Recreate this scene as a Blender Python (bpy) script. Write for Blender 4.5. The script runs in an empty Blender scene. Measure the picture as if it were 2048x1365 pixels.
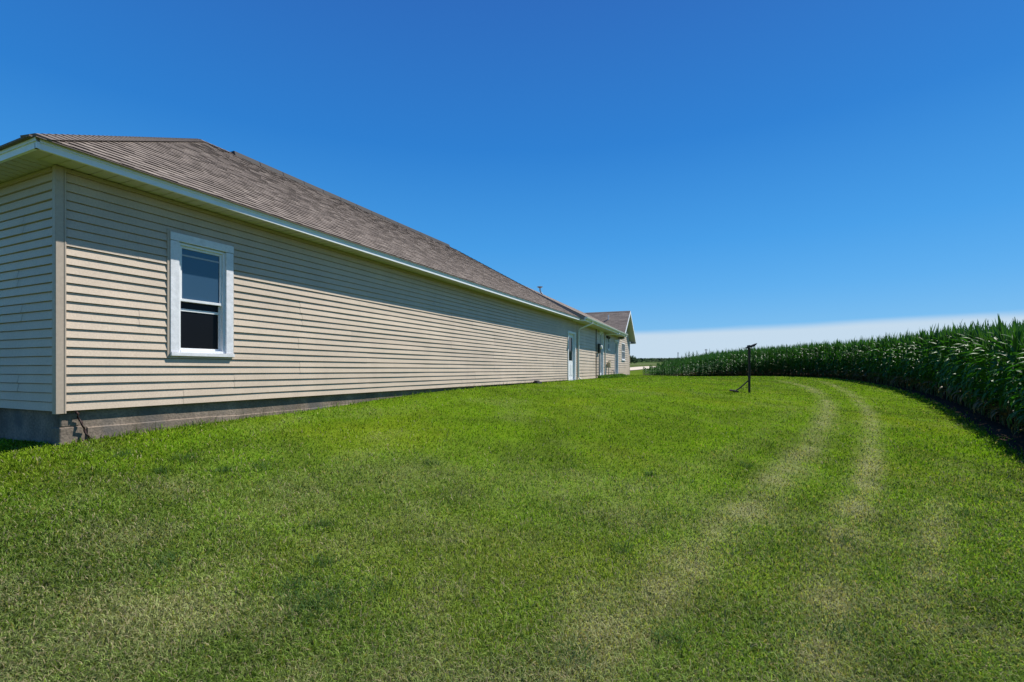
import bpy, math, random
import numpy as np
random.seed(7); rng = np.random.default_rng(7)
S = bpy.context.scene
COL = S.collection
R = math.radians
# ------------------------------------------------------------------ camera, sky, sun, exposure
F = 976.0; HY = 740.0                       # focal length and eye level, in photo pixels
cam = bpy.data.cameras.new('camera'); co = bpy.data.objects.new('camera', cam); COL.objects.link(co)
cam.sensor_width = 36; cam.lens = F/2048*36; cam.shift_y = (HY-682.5)/2048
cam.clip_start = 0.05; cam.clip_end = 9000
co.location = (0, 0, 0); co.rotation_euler = (R(90), 0, 0)
S.camera = co
SUN_EL = 54.0; SUN_H = (0.904, 0.428)       # horizontal direction towards the sun
w = bpy.data.worlds.new('World'); S.world = w; w.use_nodes = True
nt = w.node_tree; nt.nodes.clear()
def N(t, ty, **kw):
    n = t.nodes.new(ty)
    for k, v in kw.items(): setattr(n, k, v)
    return n
sky = N(nt, 'ShaderNodeTexSky', sky_type='NISHITA'); sky.sun_disc = False
sky.sun_elevation = R(SUN_EL); sky.sun_rotation = math.atan2(SUN_H[0], SUN_H[1])
sky.air_density = 1.0; sky.dust_density = 0.15; sky.ozone_density = 3.0; sky.altitude = 300
hs = N(nt, 'ShaderNodeHueSaturation'); hs.inputs['Saturation'].default_value = 1.35; hs.inputs['Value'].default_value = 1.0
nt.links.new(sky.outputs[0], hs.inputs['Color'])
# distant pale cloud bank low over the horizon
tc = N(nt, 'ShaderNodeTexCoord'); sx = N(nt, 'ShaderNodeSeparateXYZ'); nt.links.new(tc.outputs['Generated'], sx.inputs[0])
mp = N(nt, 'ShaderNodeMapping'); mp.inputs['Scale'].default_value = (1, 1, 9); nt.links.new(tc.outputs['Generated'], mp.inputs[0])
nz = N(nt, 'ShaderNodeTexNoise'); nz.inputs['Scale'].default_value = 2.2; nz.inputs['Detail'].default_value = 5
nt.links.new(mp.outputs[0], nz.inputs['Vector'])
ma = N(nt, 'ShaderNodeMath', operation='MULTIPLY_ADD'); nt.links.new(nz.outputs[0], ma.inputs[0])
ma.inputs[1].default_value = 0.022; nt.links.new(sx.outputs[2], ma.inputs[2])
mr = N(nt, 'ShaderNodeMapRange', interpolation_type='SMOOTHSTEP'); nt.links.new(ma.outputs[0], mr.inputs[0])
mr.inputs[1].default_value = 0.094; mr.inputs[2].default_value = 0.078; mr.inputs[3].default_value = 0; mr.inputs[4].default_value = 0.9
rp = N(nt, 'ShaderNodeValToRGB'); nt.links.new(sx.outputs[2], rp.inputs[0]); e_ = rp.color_ramp.elements; KS = .122
for i_, (p_, c_) in enumerate([(0, (.18,.50,.87)), (.08, (.155,.475,.87)), (.15, (.100,.42,.87)), (.24, (.060,.35,.83)), (.41, (.028,.225,.68)), (.62, (.030,.150,.53)), (1, (.03,.12,.42))]):
    el = e_[i_] if i_ < 2 else e_.new(p_); el.position = p_; el.color = (*[v_ for v_ in c_], 1)
sc_ = N(nt, 'ShaderNodeVectorMath', operation='SCALE'); nt.links.new(rp.outputs[0], sc_.inputs[0]); sc_.inputs['Scale'].default_value = 1/KS
m2 = N(nt, 'ShaderNodeMixRGB'); m2.inputs[0].default_value = .86; nt.links.new(hs.outputs[0], m2.inputs[1]); nt.links.new(sc_.outputs[0], m2.inputs[2])
mx = N(nt, 'ShaderNodeMixRGB'); nt.links.new(mr.outputs[0], mx.inputs[0]); nt.links.new(m2.outputs[0], mx.inputs[1])
mx.inputs[2].default_value = (5.0, 6.1, 7.1, 1)
bg = N(nt, 'ShaderNodeBackground'); bg.inputs[1].default_value = 0.085
nt.links.new(mx.outputs[0], bg.inputs[0])
wo = N(nt, 'ShaderNodeOutputWorld'); nt.links.new(bg.outputs[0], wo.inputs[0])
sl = bpy.data.lights.new('sun', 'SUN'); sl.energy = 5.0; sl.angle = R(0.5); sl.color = (1, 0.95, 0.87)
so = bpy.data.objects.new('sun', sl); COL.objects.link(so)
from mathutils import Vector, Matrix
ce = math.cos(R(SUN_EL)); so.rotation_euler = Vector((SUN_H[0]*ce, SUN_H[1]*ce, math.sin(R(SUN_EL)))).to_track_quat('Z', 'Y').to_euler()
so.location = (30, 10, 40)
S.view_settings.view_transform = 'Standard'; S.view_settings.look = 'None'; S.view_settings.exposure = 0.48; S.view_settings.gamma = 1

# ------------------------------------------------------------------ helpers
def tag(o, label=None, cat=None, group=None, kind=None):
    if label: o['label'] = label
    if cat: o['category'] = cat
    if group: o['group'] = group
    if kind: o['kind'] = kind
    return o
def empty(name, loc=(0, 0, 0)):
    o = bpy.data.objects.new(name, None); COL.objects.link(o); o.location = loc; o.empty_display_size = .2
    return o
class MB:
    def __init__(s): s.v = []; s.f = []; s.c = []
    def quad(s, *p, c=None):
        i = len(s.v); s.v += [tuple(q) for q in p]; s.f.append(tuple(range(i, i+len(p))))
        if c is not None: s.c += [c]*len(p)
    def hexa(s, p, c=None):     # 8 points: bottom 0-3, top 4-7
        i = len(s.v); s.v += [tuple(q) for q in p]
        for f in ((0,3,2,1),(4,5,6,7),(0,1,5,4),(1,2,6,5),(2,3,7,6),(3,0,4,7)): s.f.append(tuple(i+k for k in f))
        if c is not None: s.c += [c]*8
    def tube(s, pts, r, n=8, cap=True):
        pts = [Vector(p) for p in pts]; rs = r if isinstance(r, (list, tuple)) else [r]*len(pts)
        i0 = len(s.v); ref = Vector((0, 0, 1))
        for k, p in enumerate(pts):
            d = (pts[min(k+1, len(pts)-1)]-pts[max(k-1, 0)]).normalized()
            a = d.cross(ref if abs(d.z) < .95 else Vector((1, 0, 0))).normalized(); b = d.cross(a)
            for j in range(n):
                t = 2*math.pi*j/n; s.v.append(tuple(p+(a*math.cos(t)+b*math.sin(t))*rs[k]))
        for k in range(len(pts)-1):
            for j in range(n):
                a0 = i0+k*n+j; a1 = i0+k*n+(j+1) % n; s.f.append((a0, a1, a1+n, a0+n))
        if cap:
            s.f.append(tuple(i0+j for j in range(n))[::-1]); s.f.append(tuple(i0+(len(pts)-1)*n+j for j in range(n)))
    def build(s, name, mat, parent=None, smooth=False, bevel=0):
        m = bpy.data.meshes.new(name); m.from_pydata(s.v, [], s.f); m.materials.append(mat)
        if s.c and len(s.c) == len(s.v):
            a = m.color_attributes.new('col', 'FLOAT_COLOR', 'POINT')
            a.data.foreach_set('color', np.array([(*c, 1) if len(c) == 3 else c for c in s.c], dtype=np.float32).ravel())
        if smooth: m.polygons.foreach_set('use_smooth', [True]*len(m.polygons))
        o = bpy.data.objects.new(name, m); COL.objects.link(o)
        if parent: o.parent = parent; o.matrix_parent_inverse = Matrix.Translation(-parent.location) if parent.type == 'EMPTY' and parent.parent is None else Matrix.Identity(4)
        if bevel:
            b = o.modifiers.new('bevel', 'BEVEL'); b.width = bevel; b.segments = 2; b.limit_method = 'ANGLE'
        return o
class Fr:      # wall frame: u along, o outward, z up
    def __init__(s, P, a, o): s.P = P; s.a = a; s.o = o
    def pt(s, u, o, z): return (s.P[0]+s.a[0]*u+s.o[0]*o, s.P[1]+s.a[1]*u+s.o[1]*o, z)
    def box(s, mb, u0, u1, o0, o1, z0, z1, c=None):
        mb.hexa([s.pt(u0,o0,z0), s.pt(u1,o0,z0), s.pt(u1,o1,z0), s.pt(u0,o1,z0), s.pt(u0,o0,z1), s.pt(u1,o0,z1), s.pt(u1,o1,z1), s.pt(u0,o1,z1)], c)
    def u(s, px, o=0):          # where the photo column meets the wall
        k = (px-1024)/F; X = s.P[0]+s.o[0]*o; Y = s.P[1]+s.o[1]*o
        return (k*Y-X)/(s.a[0]-k*s.a[1])
    def z(s, px, y, o=0):
        uu = s.u(px, o); return (HY-y)/F*(s.P[1]+s.a[1]*uu+s.o[1]*o)

# ------------------------------------------------------------------ materials
def mat(name, col, rough=.6, spec=.3, noise=None, bump=None, attr=None, metal=0, transl=0, tint=None, tcol=None):
    """noise=(scale, amount, detail): brightness mottling; bump=(scale,strength); attr: colour attribute"""
    m = bpy.data.materials.new(name); m.use_nodes = True; t = m.node_tree; p = t.nodes['Principled BSDF']
    p.inputs['Roughness'].default_value = rough; p.inputs['Specular IOR Level'].default_value = spec; p.inputs['Metallic'].default_value = metal
    geo = N(t, 'ShaderNodeNewGeometry')
    if attr:
        src = N(t, 'ShaderNodeAttribute', attribute_name=attr).outputs['Color']
    else:
        r = N(t, 'ShaderNodeRGB'); r.outputs[0].default_value = (*col, 1); src = r.outputs[0]
    for ns in (noise if isinstance(noise, list) else [noise] if noise else []):
        n = N(t, 'ShaderNodeTexNoise'); n.inputs['Scale'].default_value = ns[0]; n.inputs['Detail'].default_value = ns[2]
        if len(ns) > 3:
            q = N(t, 'ShaderNodeMapping'); q.inputs['Scale'].default_value = ns[3]; t.links.new(geo.outputs['Position'], q.inputs[0]); t.links.new(q.outputs[0], n.inputs['Vector'])
        else: t.links.new(geo.outputs['Position'], n.inputs['Vector'])
        g = N(t, 'ShaderNodeMapRange'); t.links.new(n.outputs[0], g.inputs[0])
        g.inputs[1].default_value = .3; g.inputs[2].default_value = .7; g.inputs[3].default_value = 1-ns[1]; g.inputs[4].default_value = 1+ns[1]
        v = N(t, 'ShaderNodeVectorMath', operation='SCALE'); t.links.new(src, v.inputs[0]); t.links.new(g.outputs[0], v.inputs['Scale']); src = v.outputs[0]
    if tint:
        n = N(t, 'ShaderNodeTexNoise'); n.inputs['Scale'].default_value = tint[0]; n.inputs['Detail'].default_value = 4; t.links.new(geo.outputs['Position'], n.inputs['Vector'])
        g = N(t, 'ShaderNodeMapRange'); t.links.new(n.outputs[0], g.inputs[0]); g.inputs[1].default_value = tint[2]; g.inputs[2].default_value = tint[3]
        x = N(t, 'ShaderNodeMixRGB'); t.links.new(g.outputs[0], x.inputs[0]); t.links.new(src, x.inputs[1]); x.inputs[2].default_value = (*tint[1], 1); src = x.outputs[0]
    t.links.new(src, p.inputs['Base Color'])
    if bump:
        n = N(t, 'ShaderNodeTexNoise'); n.inputs['Scale'].default_value = bump[0]; n.inputs['Detail'].default_value = 4
        if len(bump) > 2:
            q = N(t, 'ShaderNodeMapping'); q.inputs['Scale'].default_value = bump[2]; t.links.new(geo.outputs['Position'], q.inputs[0]); t.links.new(q.outputs[0], n.inputs['Vector'])
        else: t.links.new(geo.outputs['Position'], n.inputs['Vector'])
        b = N(t, 'ShaderNodeBump'); b.inputs['Strength'].default_value = bump[1]; b.inputs['Distance'].default_value = .01
        t.links.new(n.outputs[0], b.inputs['Height']); t.links.new(b.outputs[0], p.inputs['Normal'])
    if transl:
        tr = N(t, 'ShaderNodeBsdfTranslucent'); t.links.new(src, tr.inputs[0])
        if tcol:
            y = N(t, 'ShaderNodeMixRGB', blend_type='MULTIPLY'); y.inputs[0].default_value = 1; t.links.new(src, y.inputs[1]); y.inputs[2].default_value = (*tcol, 1); t.links.new(y.outputs[0], tr.inputs[0])
        ms = N(t, 'ShaderNodeMixShader'); ms.inputs[0].default_value = transl
        t.links.new(p.outputs[0], ms.inputs[1]); t.links.new(tr.outputs[0], ms.inputs[2]); t.links.new(ms.outputs[0], t.nodes['Material Output'].inputs[0])
    return m
M = dict(
 siding=mat('vinyl_siding', (.47,.39,.31), .5, .35, noise=[(.6,.06,3), (60,.10,3), (3.0,.05,5,(1,1,.3))], bump=(1.2,.35), attr='col'),
 trim=mat('tan_trim', (.41,.34,.27), .5, .35, noise=(30,.06,3)),
 white=mat('white_paint', (.70,.72,.74), .5, .4, noise=[(9,.05,4), (60,.05,2)]),
 worn=mat('weathered_white_casing', (.66,.67,.70), .6, .3, noise=[(14,.10,5), (70,.06,2)], bump=(9,.5)),
 fascia=mat('fascia_metal', (.74,.78,.80), .45, .4, noise=[(5,.04,3)]),
 soffit=mat('soffit_panel', (.50,.48,.44), .6, .25),
 gutter=mat('gutter_metal', (.72,.73,.66), .4, .4, noise=(4,.04,3)),
 shingle=mat('asphalt_shingle', (.2,.17,.15), .95, .1, noise=[(.5,.03,3), (14,.10,3), (160,.35,2)], attr='col'),
 cap=mat('ridge_cap_shingle', (.165,.138,.12), .95, .1, noise=[(120,.3,2)]),
 vent=mat('ridge_vent_black', (.03,.03,.032), .7, .2),
 concrete=mat('foundation_concrete', (.195,.158,.125), .95, .1, noise=[(3,.3,6), (40,.25,4), (2.5,.25,5,(1,1,.15))], bump=(40,.6), tint=(2.2,(.13,.12,.11),.52,.7)),
 glass=mat('window_glass', (.008,.012,.018), .05, .5),
 glassup=mat('window_glass_sky_tint', (.03,.065,.11), .04, .8),  # blue of the reflected sky put into the base colour
 screen=mat('insect_screen', (.004,.004,.005), .35, .22),
 blind=mat('window_blind', (.35,.38,.42), .7, .2),
 dark=mat('dark_metal', (.035,.033,.032), .55, .4, noise=(40,.2,3)),
 rust=mat('weathered_post', (.055,.042,.036), .75, .25, noise=[(30,.35,4)]),
 steel=mat('galvanised_steel', (.33,.35,.37), .4, .5, metal=.6),
 pvc=mat('white_pipe', (.7,.7,.68), .5, .3),
 meterb=mat('beige_meter_box', (.42,.36,.24), .5, .4),
 cable=mat('red_brown_cable', (.028,.012,.010), .6, .3, noise=(60,.3,2)),
 ground=mat('soil_and_turf', (.1,.1,.05), 1, 0, noise=[(30,.25,4), (4,.1,3)], attr='col', bump=(60,.8)),
 grass=mat('grass_blades', (.1,.2,.03), .7, .10, attr='col', transl=.38, tcol=(1.2,1.3,.4)),
 corn=mat('corn_leaf', (.035,.105,.02), 0.5, .34, noise=[(1.3,.2,3)], attr='col', transl=.25, tcol=(1.3,1.5,.5)),
 stalk=mat('corn_stalk', (.05,.10,.025), .6, .3, noise=(5,.2,3)),
 gravel=mat('gravel_road', (.52,.45,.36), .95, .1, noise=[(2,.1,4), (30,.15,3)]),
 tree=mat('far_tree_leaves', (.025,.06,.018), .8, .1, attr='col'),
 bark=mat('bark', (.08,.06,.045), .9, .1),
 pole=mat('utility_pole_wood', (.13,.11,.095), .9, .1, noise=(3,.2,3)),
)

# ------------------------------------------------------------------ terrain
cD = (.4171, .9088); cN = (-.9088, .4171); P0 = (-4.975, 5.3455)         # main block: along, inward, near corner
LM = 19.16
A0 = (P0[0]+cD[0]*LM, P0[1]+cD[1]*LM)
dD = (math.sin(R(22)), math.cos(R(22))); dN = (-dD[1], dD[0])          # wing: along, inward
main = Fr(P0, cD, (-cN[0], -cN[1])); endw = Fr(P0, cN, (-cD[0], -cD[1])); wing = Fr(A0, dD, (-dN[0], -dN[1]))
ctrl = [(0,0,-1.5),(0,3,-1.45),(-3,2,-1.33),(-6.3,5.2,-.93),(-8,5,-1.0),(-9,0,-1.5),(-3,5,-1.05),(3,3,-1.5),(5,3.6,-1.5),(7.64,7.28,-1.38),(10.4,11,-1.27),
 (12.4,13.8,-1.17),(14.9,17.6,-1.03),(17.1,21.5,-.88),(19.3,26.1,-.75),(21.5,33.5,-.55),(19.8,40.7,-.5),(14.8,38.3,-.55),(12.6,40.3,-.62),(12,44.7,-.55),
 (8.95,18.4,-.83),(-20,20,-1),(-30,0,-1.5),(0,-20,-1.9),(40,0,-1.7),(45,40,-.6),(60,80,.5),(13,50,-.22),(16,62,.15),(18,70,.4),(25,100,1.0),(-30,60,0),(0,80,.4)]
for u, z in ((0,-.83),(2.3,-.735),(3.2,-.72),(6.9,-.56),(13,-.50),(18.8,-.475)): ctrl.append((*main.pt(u,0,0)[:2], z))
for u, z in ((6,-.46),(12,-.42),(16.3,-.40)): ctrl.append((*wing.pt(u,0,0)[:2], z))
CP = np.array(ctrl)
def _U(r2): return np.where(r2 > 1e-9, r2*np.log(np.maximum(r2, 1e-9)), 0)
def _tps():
    n = len(CP); K = _U(((CP[:, None, :2]-CP[None, :, :2])**2).sum(-1)); P = np.c_[np.ones(n), CP[:, :2]]
    A = np.zeros((n+3, n+3)); A[:n, :n] = K+np.eye(n)*.5; A[:n, n:] = P; A[n:, :n] = P.T
    return np.linalg.solve(A, np.r_[CP[:, 2], 0, 0, 0])
TW = _tps()
def G(x, y):
    x = np.atleast_1d(np.asarray(x, float)); y = np.atleast_1d(np.asarray(y, float)); out = np.zeros(x.shape)
    r = np.hypot(x, y)
    fx = np.where(r > 95, x*95/np.maximum(r, 1), x); fy = np.where(r > 95, y*95/np.maximum(r, 1), y)
    out = TW[-3]+TW[-2]*fx+TW[-1]*fy
    for k in range(len(CP)): out = out+TW[k]*_U((fx-CP[k, 0])**2+(fy-CP[k, 1])**2)
    far = np.interp(r, [60,100,200,350,650,900,6000], [.1,1.0,2.5,5.2,12.0,11.0,-60])
    b = np.clip((r-60)/35, 0, 1); b = b*b*(3-2*b)
    return out*(1-b)+far*b
def g1(x, y): return float(G(x, y)[0])
def vnoise(x, y, seed=0):
    xi = np.floor(x).astype(np.int64); yi = np.floor(y).astype(np.int64); fx = x-xi; fy = y-yi
    fx = fx*fx*(3-2*fx); fy = fy*fy*(3-2*fy)
    def h(a, b):
        n = (a*374761393+b*668265263+seed*982451653) & 0xffffffff
        n = ((n ^ (n >> 13))*1274126177) & 0xffffffff
        return ((n ^ (n >> 16)) & 0xffff)/65535.0
    return (h(xi,yi)*(1-fx)+h(xi+1,yi)*fx)*(1-fy)+(h(xi,yi+1)*(1-fx)+h(xi+1,yi+1)*fx)*fy
def fbm(x, y, s, seed=0, o=3):
    v = 0; a = 1; t = 0
    for k in range(o): v = v+a*vnoise(x/s*2**k+17.3*k, y/s*2**k-9.1*k, seed+k); t += a; a *= .55
    return v/t
EDGE = [(2.5,-6),(3.6,-1.5),(4.3,1.2),(5.2,3.7),(6.3,5.5),(7.64,7.28),(10.4,11),(12.4,13.8),(14.9,17.6),(17.1,21.5),(19.3,26.1),(21.0,30.5),(21.7,34.5),(21.0,38.2),(18.6,39.8),(16.6,39.2),(14.8,38.6),(13.1,38.9),(11.8,40.2),(11.5,42.2),(12,46)]
def smooth_poly(P, n=2):
    P = np.array(P, float)
    for _ in range(n):
        Q = [P[0]]
        for a, b in zip(P[:-1], P[1:]): Q += [a*.75+b*.25, a*.25+b*.75]
        Q.append(P[-1]); P = np.array(Q)
    return P
EP = smooth_poly(EDGE)
CORNPOLY = np.vstack([EP, [(18,52),(30,62),(60,80),(90,60),(90,-20),(40,-30)]])
def inpoly(x, y, P):
    c = np.zeros(np.shape(x), bool); j = len(P)-1
    for i in range(len(P)):
        xi, yi = P[i]; xj, yj = P[j]
        if yi != yj: c ^= ((yi > y) != (yj > y)) & (x < (xj-xi)*(y-yi)/(yj-yi)+xi)
        j = i
    return c
def dist_poly(x, y, P):
    d = np.full(np.shape(x), 1e9)
    for a, b in zip(P[:-1], P[1:]):
        ab = b-a; t = np.clip(((x-a[0])*ab[0]+(y-a[1])*ab[1])/(ab@ab), 0, 1)
        d = np.minimum(d, np.hypot(x-a[0]-ab[0]*t, y-a[1]-ab[1]*t))
    return d
def unproj(px, py):
    d = 10.0
    for _ in range(60):
        z = g1((px-1024)/F*d, d); dn = F*(-z)/(py-HY); d = .6*d+.4*dn
    return ((px-1024)/F*d, d)
TR1 = smooth_poly([unproj(*p) for p in [(1560,762),(1620,775),(1655,800),(1655,835),(1625,885),(1575,945),(1490,1020),(1400,1090),(1300,1190),(1180,1340)]], 2)
TR2 = smooth_poly([unproj(*p) for p in [(1640,762),(1700,785),(1738,825),(1748,880),(1735,950),(1710,1010),(1690,1080),(1665,1180),(1640,1340)]], 2)
TR3 = smooth_poly([unproj(*p) for p in [(1885,1000),(1870,1080),(1845,1180),(1830,1290)]], 1)
TR4 = smooth_poly([unproj(*p) for p in [(1590,815),(1540,860),(1450,910),(1330,960),(1150,1020)]], 2)
def dryness(x, y):
    wob = (fbm(x, y, 1.2, 5)-.5)*.35
    patch = .25+.75*np.clip((fbm(x, y, .35, 9, 4)-.3)*2.2, 0, 1)
    def tr(P, wd): d = dist_poly(x+wob, y+wob, P); return np.exp(-(d/wd)**2)
    far = np.clip((y-3)/8, 0, 1)
    nf = 1; v = 1.18*(tr(TR1, .20)*.9*patch+tr(TR2, .16)*.85*patch+tr(TR3, .13)*.55*patch+tr(TR4, .2)*.2*patch)*nf
    bot = np.clip((7.5-y)/4.5, 0, 1)*np.clip(((x-P0[0])*-cN[0]+(y-P0[1])*-cN[1]-.6)/2.2, .15, 1)*(.22+np.clip((fbm(x, y, .45, 21, 4)-.46)*3.6, 0, 1)*.36)
    gen = np.clip((fbm(x, y, .9, 31, 4)-.55)*3, 0, 1)*.25
    return np.clip(v+bot*(x < 2.5+0*x)+bot*.7*(x >= 2.5)+gen, 0, 1)*.85
def lawn_col(x, y, n=None):
    dr = dryness(x, y)[..., None]
    b = fbm(x, y, 3.2, 41, 3)[..., None]; c = fbm(x, y, .5, 51, 3)[..., None]
    dk = np.array([.078,.142,.012]); br = np.array([.132,.245,.010]); ye = np.array([.195,.265,.012]); dry = np.array([.36,.34,.20])
    g = dk+(br-dk)*np.clip((b-.5)*1.0+(c-.5)*1.7+.5+.2*np.clip((y[..., None]-6)/8, 0, 1), 0, 1)
    g = g+(ye-g)*np.clip((fbm(x, y, 1.7, 61, 3)[..., None]-.55)*3, 0, 1)*.6
    return g+(dry-g)*dr*.8
def soil_mask(x, y):
    ins = inpoly(x, y, CORNPOLY); return ins
ROADP = [unproj(1150, 748), unproj(1259, 743), unproj(1290, 737.8)]
# ground sheet: polar grid round the camera
nr, na = 300, 560
rr = np.r_[0.0, np.geomspace(.35, 6000, nr)]; aa = np.linspace(0, 2*np.pi, na, endpoint=False)
RR, AA = np.meshgrid(rr, aa, indexing='ij'); GX = (RR*np.sin(AA)).ravel(); GY = (RR*np.cos(AA)).ravel()
GZ = G(GX, GY)
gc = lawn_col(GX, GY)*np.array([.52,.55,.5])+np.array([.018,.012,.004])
cm = soil_mask(GX, GY); soil = np.array([.055,.042,.030])*(.7+.6*fbm(GX, GY, .5, 77)[:, None])
gc = np.where(cm[:, None], soil, gc)
rg = np.hypot(GX, GY)
fieldn = fbm(GX*.6+GY*.2, GY, 60, 91, 3)[:, None]
farc = np.array([.075,.105,.035])*(.75+.5*fieldn)
farc = np.where((rg[:, None] > 180), np.array([.055,.085,.03])*(.6+.8*fieldn), farc)
bl = np.clip((rg-48)/20, 0, 1)[:, None]; bl = np.where(cm[:, None], 0, bl)
gc = gc*(1-bl)+farc*bl
me = bpy.data.meshes.new('ground')
idx = np.arange((nr+1)*na).reshape(nr+1, na)
q = np.stack([idx[:-1], np.roll(idx[:-1], -1, 1), np.roll(idx[1:], -1, 1), idx[1:]], -1).reshape(-1, 4)[:, ::-1]
def fill(me, V, quads, tris=None):
    me.vertices.add(len(V)); me.vertices.foreach_set('co', V.astype(np.float32).ravel())
    nt_ = 0 if tris is None else len(tris); L = quads.ravel() if nt_ == 0 else np.r_[quads.ravel(), tris.ravel()]
    me.loops.add(len(L)); me.loops.foreach_set('vertex_index', L.astype(np.int32))
    me.polygons.add(len(quads)+nt_)
    st = np.r_[np.arange(len(quads))*4, len(quads)*4+np.arange(nt_)*3]
    me.polygons.foreach_set('loop_start', st.astype(np.int32))
    me.polygons.foreach_set('loop_total', np.r_[np.full(len(quads), 4), np.full(nt_, 3)].astype(np.int32))
    me.update(calc_edges=True)
def setcol(me, C):
    a = me.color_attributes.new('col', 'FLOAT_COLOR', 'POINT'); a.data.foreach_set('color', np.c_[C, np.ones(len(C))].astype(np.float32).ravel())
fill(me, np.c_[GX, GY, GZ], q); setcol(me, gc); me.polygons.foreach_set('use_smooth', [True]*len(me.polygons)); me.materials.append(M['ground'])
go = bpy.data.objects.new('ground', me); COL.objects.link(go); tag(go, kind='structure')

# gravel drive beyond the house and a thin farm track behind it
def strip(name, c, w, lift, mt):
    c = smooth_poly(c, 2); mb = MB(); L = []
    for i, p in enumerate(c):
        d = c[min(i+1, len(c)-1)]-c[max(i-1, 0)]; d /= np.hypot(*d); n = np.array([-d[1], d[0]]); row = []
        for k in range(5):
            q = p+n*w*(k/4-.5)*(1+.04*math.sin(i*1.7)); row.append((q[0], q[1], g1(*q)+lift))
        L.append(row)
    for a, b in zip(L[:-1], L[1:]):
        for k in range(4): mb.quad(a[k], a[k+1], b[k+1], b[k])
    return tag(mb.build(name, mt, smooth=True), kind='structure')
strip('gravel_road', [(-40,44),(-10,44.5),(3,46.5),(9.8,51.2),(14.1,58.5),(18,66),(24,76),(44,92),(70,100)], 3.6, .05, M['gravel'])
strip('farm_track', [(-60,92),(0,94),(20,100),(60,112)], 4.0, .10, M['gravel'])

# ------------------------------------------------------------------ house
H = empty('house', (P0[0], P0[1], -.83))
tag(H, 'long single storey house with tan lap siding, brown shingle roof and white window trim', 'house')
ZB = -.455; ZT = 2.23; CH = .1016; OV = .4
def siding(fr, L, z0, z1, openings=(), lim=None, panel=3.66, seed=1, ch=CH):
    rs = random.Random(seed); mb = MB(); n = int(math.ceil((z1-z0)/ch))
    base = (.51,.418,.322)
    for k in range(n):
        za = z0+k*ch; zb_ = min(z0+(k+1)*ch, z1)
        if k % 2 == 0:
            joints = []; x = rs.uniform(.6, panel)
            while x < L: joints.append(x); x += panel
            tone = [rs.uniform(.93, 1.04) for _ in range(len(joints)+1)]; dz = [rs.uniform(-.0015, .0015) for _ in tone]
            zj = [j+0*k for j in joints]
        edges = [0]+zj+[L]
        gz = za+ch-.010
        cuts = sorted({za, zb_} | ({gz} if gz < zb_ else set()) | {z for o in openings for z in (o[2], o[3]) if za < z < zb_})
        for c0, c1 in zip(cuts[:-1], cuts[1:]):
            spans = [(0, L)]
            for o in openings:
                if o[2] < (c0+c1)/2 < o[3]:
                    ns = []
                    for a, b in spans:
                        if o[1] <= a or o[0] >= b: ns.append((a, b)); continue
                        if a < o[0]: ns.append((a, o[0]))
                        if b > o[1]: ns.append((o[1], b))
                    spans = ns
            for a, b in spans:
                for i in range(len(edges)-1):
                    e0 = max(a, edges[i]); e1 = min(b, edges[i+1])
                    if e1-e0 < .002: continue
                    off = lambda z, up=False: (.0240-.0195*(z-za)/ch+(.0026 if i % 2 else 0)) if (z < gz+1e-7 and not up) else -.006
                    t = tone[i]; c = (base[0]*t, base[1]*t, base[2]*t)
                    m_ = max(1, int((e1-e0)/1.2)); S_ = [e0+(e1-e0)*j/m_ for j in range(m_+1)]
                    for s0, s1 in zip(S_[:-1], S_[1:]):
                        w0 = .0022*math.sin(s0*2.1+k*1.3+seed); w1 = .0022*math.sin(s1*2.1+k*1.3+seed)
                        l0 = r0 = l1 = r1 = None
                        if lim:
                            A, B = lim(c0), lim(c1); l0, r0 = max(s0, A[0]), min(s1, A[1]); l1, r1 = max(s0, B[0]), min(s1, B[1])
                            if r0-l0 < .001 and r1-l1 < .001: continue
                            if r1 < l1: l1 = r1 = (l1+r1)/2
                        else: l0 = l1 = s0; r0 = r1 = s1
                        mb.quad(fr.pt(l0, off(c0)+w0, c0), fr.pt(r0, off(c0)+w1, c0), fr.pt(r1, off(c1, c1 > gz+1e-6)+w1, c1), fr.pt(l1, off(c1, c1 > gz+1e-6)+w0, c1), c=c)
                        if abs(c0-za) < 1e-6:
                            mb.quad(fr.pt(l0, -.007, c0), fr.pt(r0, -.007, c0), fr.pt(r0, off(c0)+w1, c0), fr.pt(l0, off(c0)+w0, c0), c=c)
    return mb

# window in the long wall, measured from the photo
wu0, wu1 = main.u(337), main.u(464); wz0 = main.z(336, 712); wz1 = main.z(337, 463)
du0, du1 = main.u(1134.5), main.u(1150); dz1 = main.z(1142, 664); 
opM = [(wu0, wu1, wz0, wz1), (du0, du1, ZB-.1, dz1)]
siding(main, LM, ZB, ZT, opM, seed=3).build('siding', M['siding'], H)
siding(endw, 8.4, ZB, ZT, (), seed=9).build('siding', M['siding'], H)
mb = MB()                                      # wall body behind the siding, gaps left at the openings
def body(fr, L, ops, z0, z1, depth=.14, g=-.012):
    us = sorted({0, L}|{x for o in ops for x in o[:2]})
    for a, b in zip(us[:-1], us[1:]):
        zs = [(z0, z1)]
        for o in ops:
            if o[0] <= a+1e-6 and b <= o[1]+1e-6:
                zs = [(p, q) for p, q in ((z0, max(z0, o[2])), (min(o[3], z1), z1)) if q-p > .01]
        for p, q in zs: fr.box(mb, a, b, -depth, g, p, q)
body(main, LM, opM, ZB+.01, ZT); endw.box(mb, .16, 8.25, -.14, -.004, ZB+.01, ZT)
back = Fr((P0[0]+cN[0]*8.4, P0[1]+cN[1]*8.4), cD, cN); back.box(mb, 0, LM, -.14, -.004, ZB+.01, ZT)
fe = Fr(A0, cN, cD); fe.box(mb, .16, 8.25, -.14, -.004, ZB+.01, ZT)
mb.build('wall', M['trim'], H)
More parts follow.
